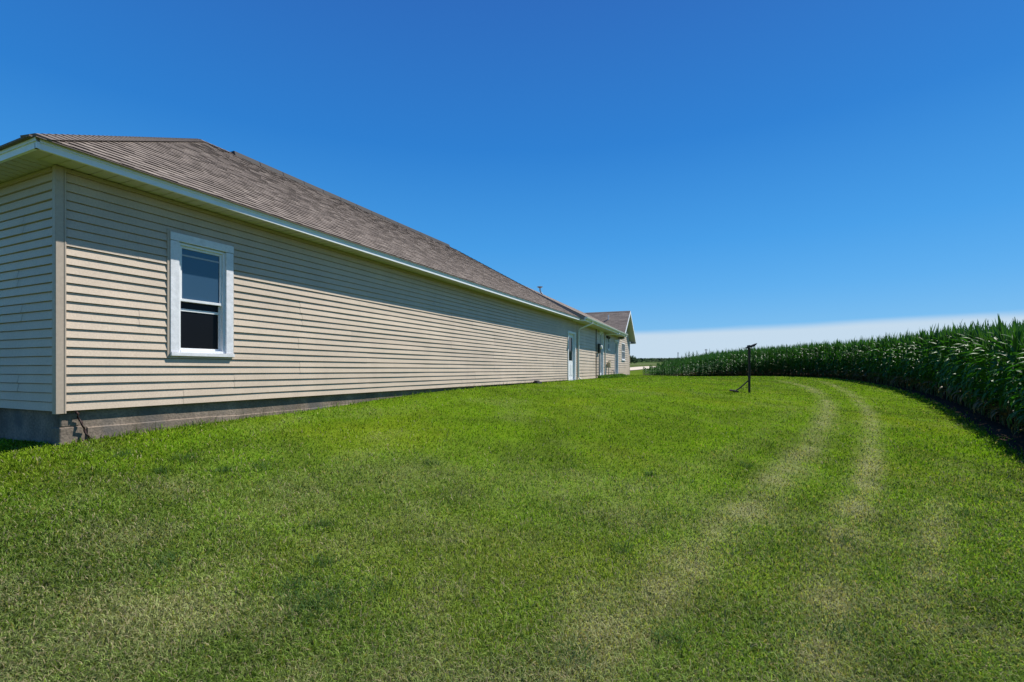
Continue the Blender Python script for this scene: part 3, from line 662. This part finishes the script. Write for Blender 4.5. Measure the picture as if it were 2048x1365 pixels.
def bar(mb, a, b, r, dep=.03):
    a, b = Vector(a), Vector(b); d = (b-a).normalized(); n = Vector((0, 1, 0)); s_ = d.cross(n).normalized()*r; n = n*dep
    mb.hexa([a-s_-n, a+s_-n, a+s_+n, a-s_+n, b-s_-n, b+s_-n, b+s_+n, b-s_+n])
mb = MB(); bar(mb, P3(-6,0,696.5), P3(13,0,688.8), 1.5*k, .05); bar(mb, P3(2,-.04,692.5), P3(14.3,-.04,687.3), .6*k, .02); bar(mb, P3(4,.04,695), P3(13,.04,691.8), .7*k, .02)
mb.tube([P3(-1,-.07,692.6), P3(-1,.07,692.6)], 2.0*k, 12)
pp(mb, 'clamp_head', M['dark'], .003)
mb = MB(); mb.tube([P3(-13.5,0,696.4), P3(-5,0,696.6)], .45*k, 8); pp(mb, 'handle_rod', M['dark'])
mb = MB(); bar(mb, P3(-2.2,0,762), P3(-18,0,776), .95*k, .02); bar(mb, P3(-17.6,0,775.8), P3(-31.5,0,784.3), .95*k, .02); pp(mb, 'brace', M['rust'])
mb = MB(); mb.tube([P3(-2.2,0,774), P3(-16,0,777.5)], .35*k, 8); pp(mb, 'strut', M['rust'])
mb = MB(); bar(mb, P3(-31.5,-.28,784), P3(-31.5,.28,784), .6*k) if 0 else None
a, b = Vector(P3(-31,-.35,0)), Vector(P3(-31,.3,0)); a.z = g1(a.x, a.y)+.05; b.z = g1(b.x, b.y)+.05
mb.tube([a, (a+b)/2, b], .032, 8); a2, b2 = Vector(P3(-39,0,784)), Vector(P3(-29,0,784.2)); a2.z = g1(a2.x, a2.y)+.05; b2.z = g1(b2.x, b2.y)+.06; mb.tube([a2, b2], .028, 8); pp(mb, 'foot', M['rust'])

# ------------------------------------------------------------------ far poles, trees, hedge
def uplole(px, ytop, d, arm):
    x = (px-1024)/F*d; zg = g1(x, d); zt = (HY-ytop)/F*d
    e = empty('utility_pole', (x, d, zg)); 
    mb = MB(); mb.tube([(x, d, zg-.5), (x, d, zt)], [.20, .15], 8); o = mb.build('pole', M['pole'], None); o.parent = e; o.matrix_parent_inverse = Matrix.Translation(-e.location)
    mb = MB(); mb.hexa([(x-arm,d-.25,zt-.5),(x+arm,d-.25,zt-.5),(x+arm,d-.12,zt-.5),(x-arm,d-.12,zt-.5),(x-arm,d-.25,zt-.3),(x+arm,d-.25,zt-.3),(x+arm,d-.12,zt-.3),(x-arm,d-.12,zt-.3)])
    o = mb.build('crossarm', M['pole'], None); o.parent = e; o.matrix_parent_inverse = Matrix.Translation(-e.location)
    return e
tag(uplole(1356, 705, 230, .25), 'thin utility pole on the horizon nearer the house gable', 'utility pole', 'utility poles on the horizon')
tag(uplole(1412, 698.5, 200, .6), 'thin utility pole with a crossarm rising behind the corn, nearer the metal stand', 'utility pole', 'utility poles on the horizon')
def leafcloud(mb, c, r, n, size, col, rs):
    for _ in range(n):
        while True:
            p = [rs.uniform(-1, 1) for _ in range(3)]; l = math.sqrt(sum(x*x for x in p))
            if .35 < l < 1: break
        q = Vector((c[0]+p[0]*r[0], c[1]+p[1]*r[1], c[2]+p[2]*r[2])); a = Vector([rs.uniform(-1, 1) for _ in range(3)]).normalized(); b = a.orthogonal().normalized()
        s_ = size*rs.uniform(.6, 1.3); t = rs.uniform(.6, 1.5); cc = (col[0]*t, col[1]*t, col[2]*t)
        mb.quad(q-a*s_, q+b*s_*.6, q+a*s_, q-b*s_*.6, c=cc)
rs = random.Random(5); mb = MB()
for k in range(520):
    a = rs.uniform(-.1, .62); d = rs.uniform(540, 680); x = a*d; h = rs.uniform(1.7, 2.5)
    leafcloud(mb, (x, d, g1(x, d)+h*.5), (rs.uniform(7, 12), 4, h*.55), 60, 1.4, (.03,.065,.02), rs)
tag(mb.build('tree_line', M['tree']), 'dark green band of distant trees along the horizon beyond the gravel road', 'trees', kind='stuff')
mb = MB()
for k in range(60):
    a = rs.uniform(.10, .5); d = 360+rs.uniform(-12, 12); x = a*d; leafcloud(mb, (x, d, g1(x, d)+.5), (4, 2, 1.2), 40, .7, (.03,.07,.02), rs)
tag(mb.build('hedgerow', M['tree']), 'low dark hedgerow across the far green field', 'hedgerow', kind='stuff')
for i, (px, d, h, wd, lab) in enumerate([(1262, 150, 2.6, 2.0, 'round green bush just past the house gable, leftmost of the two far bushes'), (1269, 165, 1.7, 1.6, 'lower green bush in the far field, right of the taller bush by the gable')]):
    x = (px-1024)/F*d; zg = g1(x, d); e = empty('bush', (x, d, zg)); tag(e, lab, 'bush')
    mb = MB(); mb.tube([(x, d, zg-.2), (x+.1, d, zg+h*.5)], [.12, .05], 6); o = mb.build('trunk', M['bark'], None); o.parent = e; o.matrix_parent_inverse = Matrix.Translation(-e.location)
    mb = MB()
    for j in range(7): leafcloud(mb, (x+rs.uniform(-.6, .6)*wd, d+rs.uniform(-.6, .6)*wd, zg+h*(.4+.35*rs.random())), (wd*.55, wd*.55, h*.33), 110, .22, (.035,.075,.025), rs)
    o = mb.build('crown', M['tree'], None); o.parent = e; o.matrix_parent_inverse = Matrix.Translation(-e.location)

# ------------------------------------------------------------------ corn
def leaf_strip(V, Q, C, base, az, up0, L, wd, droop, segs, fold, col, tw=0):
    """arching leaf: starts at base going up at angle up0 from horizontal, bends down with droop"""
    ca, sa = math.cos(az), math.sin(az); p = np.array(base, float); ang = up0; i0 = len(V); st = L/segs
    for k in range(segs+1):
        t = k/segs; wdt = wd*(min(1, .55+t*2.2) if t < .35 else 1)*(1-max(0, (t-.35)/.65)**1.6) + .0015
        d = np.array([ca*math.cos(ang), sa*math.cos(ang), math.sin(ang)]); s_ = np.array([-sa*math.cos(tw*t), ca*math.cos(tw*t), math.sin(tw*t)])
        up = np.cross(d, s_)
        if fold:
            V += [tuple(p-s_*wdt+up*wdt*.45), tuple(p), tuple(p+s_*wdt+up*wdt*.45)]; C += [col]*3
        else:
            V += [tuple(p-s_*wdt), tuple(p+s_*wdt)]; C += [col]*2
        p = p+d*st; ang -= droop*st*(1+1.2*t)
    m = 3 if fold else 2
    for k in range(segs):
        for j in range(m-1): a = i0+k*m+j; Q.append((a, a+1, a+m+1, a+m))
def corn_plant(seed, hi=True):
    r = random.Random(seed); V, Q, C = [], [], []; ht = 1.72*r.uniform(.95, 1.05); nl = 14; pl = r.uniform(0, math.pi)
    for k in range(nl):
        t = k/(nl-1); z = .18+(ht-.25)*t**.95; az = pl+(k % 2)*math.pi+r.uniform(-.55, .55); up = R(54+22*t+r.uniform(-10, 10)); L = (.44+.34*math.sin(math.pi*min(1, t*.9+.12)))*r.uniform(.85, 1.1)
        dr = (3.3-1.6*t)*r.uniform(.8, 1.25); b = r.uniform(.75, 1.2); col = (.036*b, .130*b, .018*b)
        if t < .12 and r.random() < .6: col = (.16, .13, .06)
        leaf_strip(V, Q, C, (0, 0, z), az, up, L, .038*r.uniform(.85, 1.1), dr, 8 if hi else 5, hi, col, r.uniform(-.9, .9))
    for k in range(7):        # upright whorl at the top
        az = pl+k*2.4; leaf_strip(V, Q, C, (0, 0, ht-.22+.04*k), az, R(80+r.uniform(-5, 8)), r.uniform(.40, .64), .024, r.uniform(.0, .35), 5 if hi else 3, hi, (.045, .125, .024), r.uniform(-.5, .5))
    n1 = len(V); S_, SQ = [], []
    ns = 6 if hi else 4
    for k, (z, rad) in enumerate(((-.08, .014), (.5, .013), (1.1, .011), (ht, .007))):
        for j in range(ns): a = 2*math.pi*j/ns; S_.append((rad*math.cos(a), rad*math.sin(a), z))
    for k in range(3):
        for j in range(ns): SQ.append((k*ns+j, k*ns+(j+1) % ns, (k+1)*ns+(j+1) % ns, (k+1)*ns+j))
    return np.array(V), np.array(Q), np.array(C), np.array(S_), np.array(SQ)
# rows follow the lawn edge; positions along offset curves
def resample(P, st):
    d = np.r_[0, np.cumsum(np.hypot(*np.diff(P, axis=0).T))]; s = np.arange(0, d[-1], st); return np.c_[np.interp(s, d, P[:, 0]), np.interp(s, d, P[:, 1])], s, d[-1]
plants = []
tang = np.gradient(EP, axis=0); tang /= np.hypot(*tang.T)[:, None]; nrm = np.c_[tang[:, 1], -tang[:, 0]]
for row in range(12):
    off = (np.interp(EP[:, 1], [20, 36], [.64, .32])+.62*row)[:, None]
    Pq, s, Lt = resample(EP+nrm*off, .17 if row < 4 else .25)
    for (x, y), ss in zip(Pq, s):
        x += random.gauss(0, .045); y += random.gauss(0, .045)
        if not inpoly(np.array([x]), np.array([y]), CORNPOLY)[0]: continue
        if dist_poly(np.array([x]), np.array([y]), EP)[0] < .3: continue
        if y < 1.0 or (y < 4 and row > 6): continue
        hsc = (np.interp((x-11.8)*.97+max(0, 38-y)*.5, [0, .7, 1.6, 3.2, 6.0, 9, 11.5, 16, 24], [.32, .40, .52, .70, .90, 1.06, 1.14, 1.12, 1.08]))*random.uniform(.93, 1.06)
        hsc *= np.interp(math.hypot(x, y), [5, 7, 9, 12, 16, 21], [.60, .68, .76, .83, .93, 1.0])
        plants.append((x, y, g1(x, y), random.uniform(0, 2*math.pi), hsc, row))
# a block further back closing the view between the rows and the horizon
for k in range(1500):
    x = random.uniform(15, 60); y = random.uniform(8, 62)
    if inpoly(np.array([x]), np.array([y]), CORNPOLY)[0] and 7.2 < dist_poly(np.array([x]), np.array([y]), EP)[0] < 16: plants.append((x, y, g1(x, y), random.uniform(0, 6.28), 1.02*random.uniform(.92, 1.06), 20))
for k in range(110):
    x = 11.9+abs(random.gauss(0, .9)); y = 40.3+random.uniform(-1.4, 2.2)
    if inpoly(np.array([x]), np.array([y]), CORNPOLY)[0]: plants.append((x, y, g1(x, y), random.uniform(0, 6.28), (.36+.12*(x-11.8))*random.uniform(.85, 1.1), 21))
def score(p):
    x, y = p[0], p[1]
    vis = abs(x/y) < 1.12
    return (0 if vis and p[5] < 3 else 50)+math.hypot(x, y)+p[5]*2.0
plants.sort(key=score)
VH = [corn_plant(100+i, True) for i in range(10)]; VL = [corn_plant(200+i, False) for i in range(8)]
def me_from(V, Q, C, name, mt):
    m = bpy.data.meshes.new(name); fill(m, V, Q); 
    if C is not None: setcol(m, C)
    m.materials.append(mt); m.polygons.foreach_set('use_smooth', [True]*len(m.polygons)); return m
protos = []
for V, Q, C, SV, SQ in VH:
    protos.append((me_from(V, Q, C, 'leaves', M['corn']), me_from(SV, SQ, None, 'stalk', M['stalk'])))
CG = 'corn plants at the edge of the field'
CL = 'tall green corn plant with arching leaves in the front rows of the cornfield'
roots = []
for i, (x, y, z, rz, sc, row) in enumerate(plants[:300]):
    ml, ms_ = protos[i % len(protos)]
    if i < len(protos):
        e = empty('corn_plant'); tag(e, CL, 'corn plant', CG)
        a = bpy.data.objects.new('leaves', ml); b = bpy.data.objects.new('stalk', ms_); COL.objects.link(a); COL.objects.link(b); a.parent = e; b.parent = e; roots.append((e, a, b))
    else:
        e0_, a0_, b0_ = roots[i % len(protos)]; e = e0_.copy(); COL.objects.link(e)
        for c in (a0_, b0_): d = c.copy(); COL.objects.link(d); d.parent = e
    e.location = (x, y, z); e.rotation_euler = (0, 0, rz); e.scale = (sc, sc, sc)
rest = plants[300:]; AV, AQ, AC = [], [], []; nv = 0
for i, (x, y, z, rz, sc, row) in enumerate(rest):
    near = math.hypot(x, y) < 14 and row < 6
    V, Q, C, SV, SQ = (VH if near else VL)[i % 8]
    c, s_ = math.cos(rz), math.sin(rz); Rm = np.array([[c, s_, 0], [-s_, c, 0], [0, 0, 1]])
    V2 = np.vstack([V, SV])@Rm*sc+np.array([x, y, z]); AV.append(V2); AQ.append(np.vstack([Q, SQ+len(V)])+nv)
    AC.append(np.vstack([C, np.tile([.05, .09, .025], (len(SV), 1))])*random.uniform(.85, 1.12)); nv += len(V2)
m = me_from(np.vstack(AV), np.vstack(AQ), np.vstack(AC), 'corn_field', M['corn'])
o = bpy.data.objects.new('corn_field', m); COL.objects.link(o)
tag(o, 'dense dark green cornfield curving away behind its front plants to the far house gable', 'cornfield', kind='stuff')

# ------------------------------------------------------------------ grass blades
def blades(x, y, h, wd, lean, col):
    n = len(x); z = G(x, y); az = rng.uniform(0, 2*np.pi, n); fa = rng.uniform(0, 2*np.pi, n)
    sx_, sy_ = np.cos(fa)*wd, np.sin(fa)*wd; lx, ly = np.cos(az)*lean*h, np.sin(az)*lean*h
    V = np.zeros((n, 5, 3)); b = np.c_[x, y, z-.004]
    V[:, 0] = b+np.c_[-sx_, -sy_, 0*x]; V[:, 1] = b+np.c_[sx_, sy_, 0*x]
    mid = b+np.c_[lx*.35, ly*.35, h*.62]; V[:, 2] = mid+np.c_[sx_*.8, sy_*.8, 0*x]; V[:, 3] = mid+np.c_[-sx_*.8, -sy_*.8, 0*x]
    V[:, 4] = b+np.c_[lx, ly, h*(1-.25*lean)]
    i = np.arange(n)[:, None]*5
    return V.reshape(-1, 3), i+np.array([[0, 1, 2, 3]]), i+np.array([[3, 2, 4]]), np.repeat(col, 5, 0)
def outside(x, y):
    rel = np.c_[x-P0[0], y-P0[1]]; uu = rel@np.array(cD); vv = rel@np.array(cN)
    r2_ = np.c_[x-A0[0], y-A0[1]]; u2_ = r2_@np.array(dD); v2_ = r2_@np.array(dN)
    inh = ((uu > -.0) & (uu < LM) & (vv > -.0) & (vv < 8.5)) | ((u2_ > -1) & (u2_ < GT1) & (v2_ > 0) & (v2_ < 8))
    return ~inh, uu, vv
nb = 620000
inv = rng.uniform(1/46, 1/1.45, nb); y = 1/inv; x = rng.uniform(-1.30, 1.30, nb)*y
xx = rng.uniform(-14, 24, 90000); yy = rng.uniform(8, 46, 90000); x = np.r_[x, xx]; y = np.r_[y, yy]
ok, uu, vv = outside(x, y); ci = inpoly(x, y, CORNPOLY); de = dist_poly(x, y, EP)
ok &= ~(ci & (de > rng.exponential(.10, len(x)))) & (np.hypot(x, y) < 50) & (x > -16)
x, y, vv, uu = x[ok], y[ok], vv[ok], uu[ok]; n = len(x)
col = lawn_col(x, y); dr = dryness(x, y)
jit = rng.uniform(.45, 1.7, n)[:, None]; col = col*jit
straw = rng.random(n) < (.05+.05*np.clip((7-y)/4, 0, 1)+.35*dr); col[straw] = np.array([.34,.30,.17])*rng.uniform(.6, 1.25, straw.sum())[:, None]
dist = np.hypot(x, y)
h = rng.uniform(.018, .055, n)*(1-.25*dr)*(1+.35*(fbm(x, y, .35, 71)-.5)*2); wall = np.exp(-np.clip(-vv, 0, 9)/.10)*((uu > 0) & (uu < LM)); h = h+wall*rng.uniform(0, .06, n)
edge = np.exp(-(dist_poly(x, y, EP)/.25)**2); h = h+edge*rng.uniform(0, .06, n)
wd = .0013+.00050*dist; lean = rng.uniform(.25, 1.3, n)
parts = [blades(x, y, h, wd, lean, col)]
# tall seed stalks and weeds along the foundation and a few in the lawn
m_ = 700; u = rng.uniform(.1, LM, m_)**1.0; ofs = rng.exponential(.06, m_)+.01
xs = P0[0]+cD[0]*u-cN[0]*ofs; ys = P0[1]+cD[1]*u-cN[1]*ofs
parts.append(blades(xs, ys, rng.uniform(.06, .17, m_), np.full(m_, .0022), rng.uniform(.1, .8, m_), np.tile([.06,.10,.03], (m_, 1))*rng.uniform(.6, 1.4, m_)[:, None]))
m_ = 2500; xs = rng.uniform(-1.1, 1.1, m_); ys = 1/rng.uniform(1/12, 1/1.8, m_); xs = xs*ys
ok, *_r = outside(xs, ys); ok &= ~inpoly(xs, ys, CORNPOLY); xs, ys = xs[ok], ys[ok]; m_ = len(xs)
parts.append(blades(xs, ys, rng.uniform(.05, .09, m_), np.full(m_, .0022), rng.uniform(.4, 1.4, m_), lawn_col(xs, ys)*rng.uniform(.9, 1.7, m_)[:, None]))
# coarse darker tufts scattered in the lawn
for k in range(22):
    px_k, py_k = rng.uniform(60, 1990), rng.uniform(880, 1340); q_ = unproj(px_k, py_k) if k else unproj(630, 1205)
    if inpoly(np.array([q_[0]]), np.array([q_[1]]), CORNPOLY)[0] or not outside(np.array([q_[0]]), np.array([q_[1]]))[0][0]: continue
    m_ = 110 if k else 420; sg = rng.uniform(.04, .09) if k else .13; xs = q_[0]+rng.normal(0, sg, m_); ys = q_[1]+rng.normal(0, sg, m_)
    parts.append(blades(xs, ys, rng.uniform(.04, .085, m_), np.full(m_, .0024), rng.uniform(.5, 1.3, m_), np.array([[.065,.125,.035]])*rng.uniform(.5, 1.6, m_)[:, None]))
# leafy weeds at the foot of the wing wall
m_ = 2600; u = rng.uniform(wing.u(1193), wing.u(1240), m_); ofs = .08+rng.exponential(.16, m_)
xs = A0[0]+dD[0]*u-dN[0]*ofs; ys = A0[1]+dD[1]*u-dN[1]*ofs
parts.append(blades(xs, ys, rng.uniform(.06, .26, m_)*(1.1-np.clip(ofs, 0, .8)), np.full(m_, .018), rng.uniform(.2, 1.2, m_), np.tile([.07,.15,.03], (m_, 1))*rng.uniform(.6, 1.5, m_)[:, None]))
VV, QQ, TT, CC = [], [], [], []; nv = 0
for V, Q, T, C in parts: VV.append(V); QQ.append(Q+nv); TT.append(T+nv); CC.append(C); nv += len(V)
m = bpy.data.meshes.new('grass'); fill(m, np.vstack(VV), np.vstack(QQ), np.vstack(TT)); setcol(m, np.vstack(CC)); m.materials.append(M['grass'])
o = bpy.data.objects.new('grass', m); COL.objects.link(o)
tag(o, 'mown green lawn with dry straw coloured wheel tracks curving towards the corn', 'grass', kind='stuff')
print('blades', n, 'plants', len(plants), 'post at', px_, py_, 'wing', GT0, GT1)
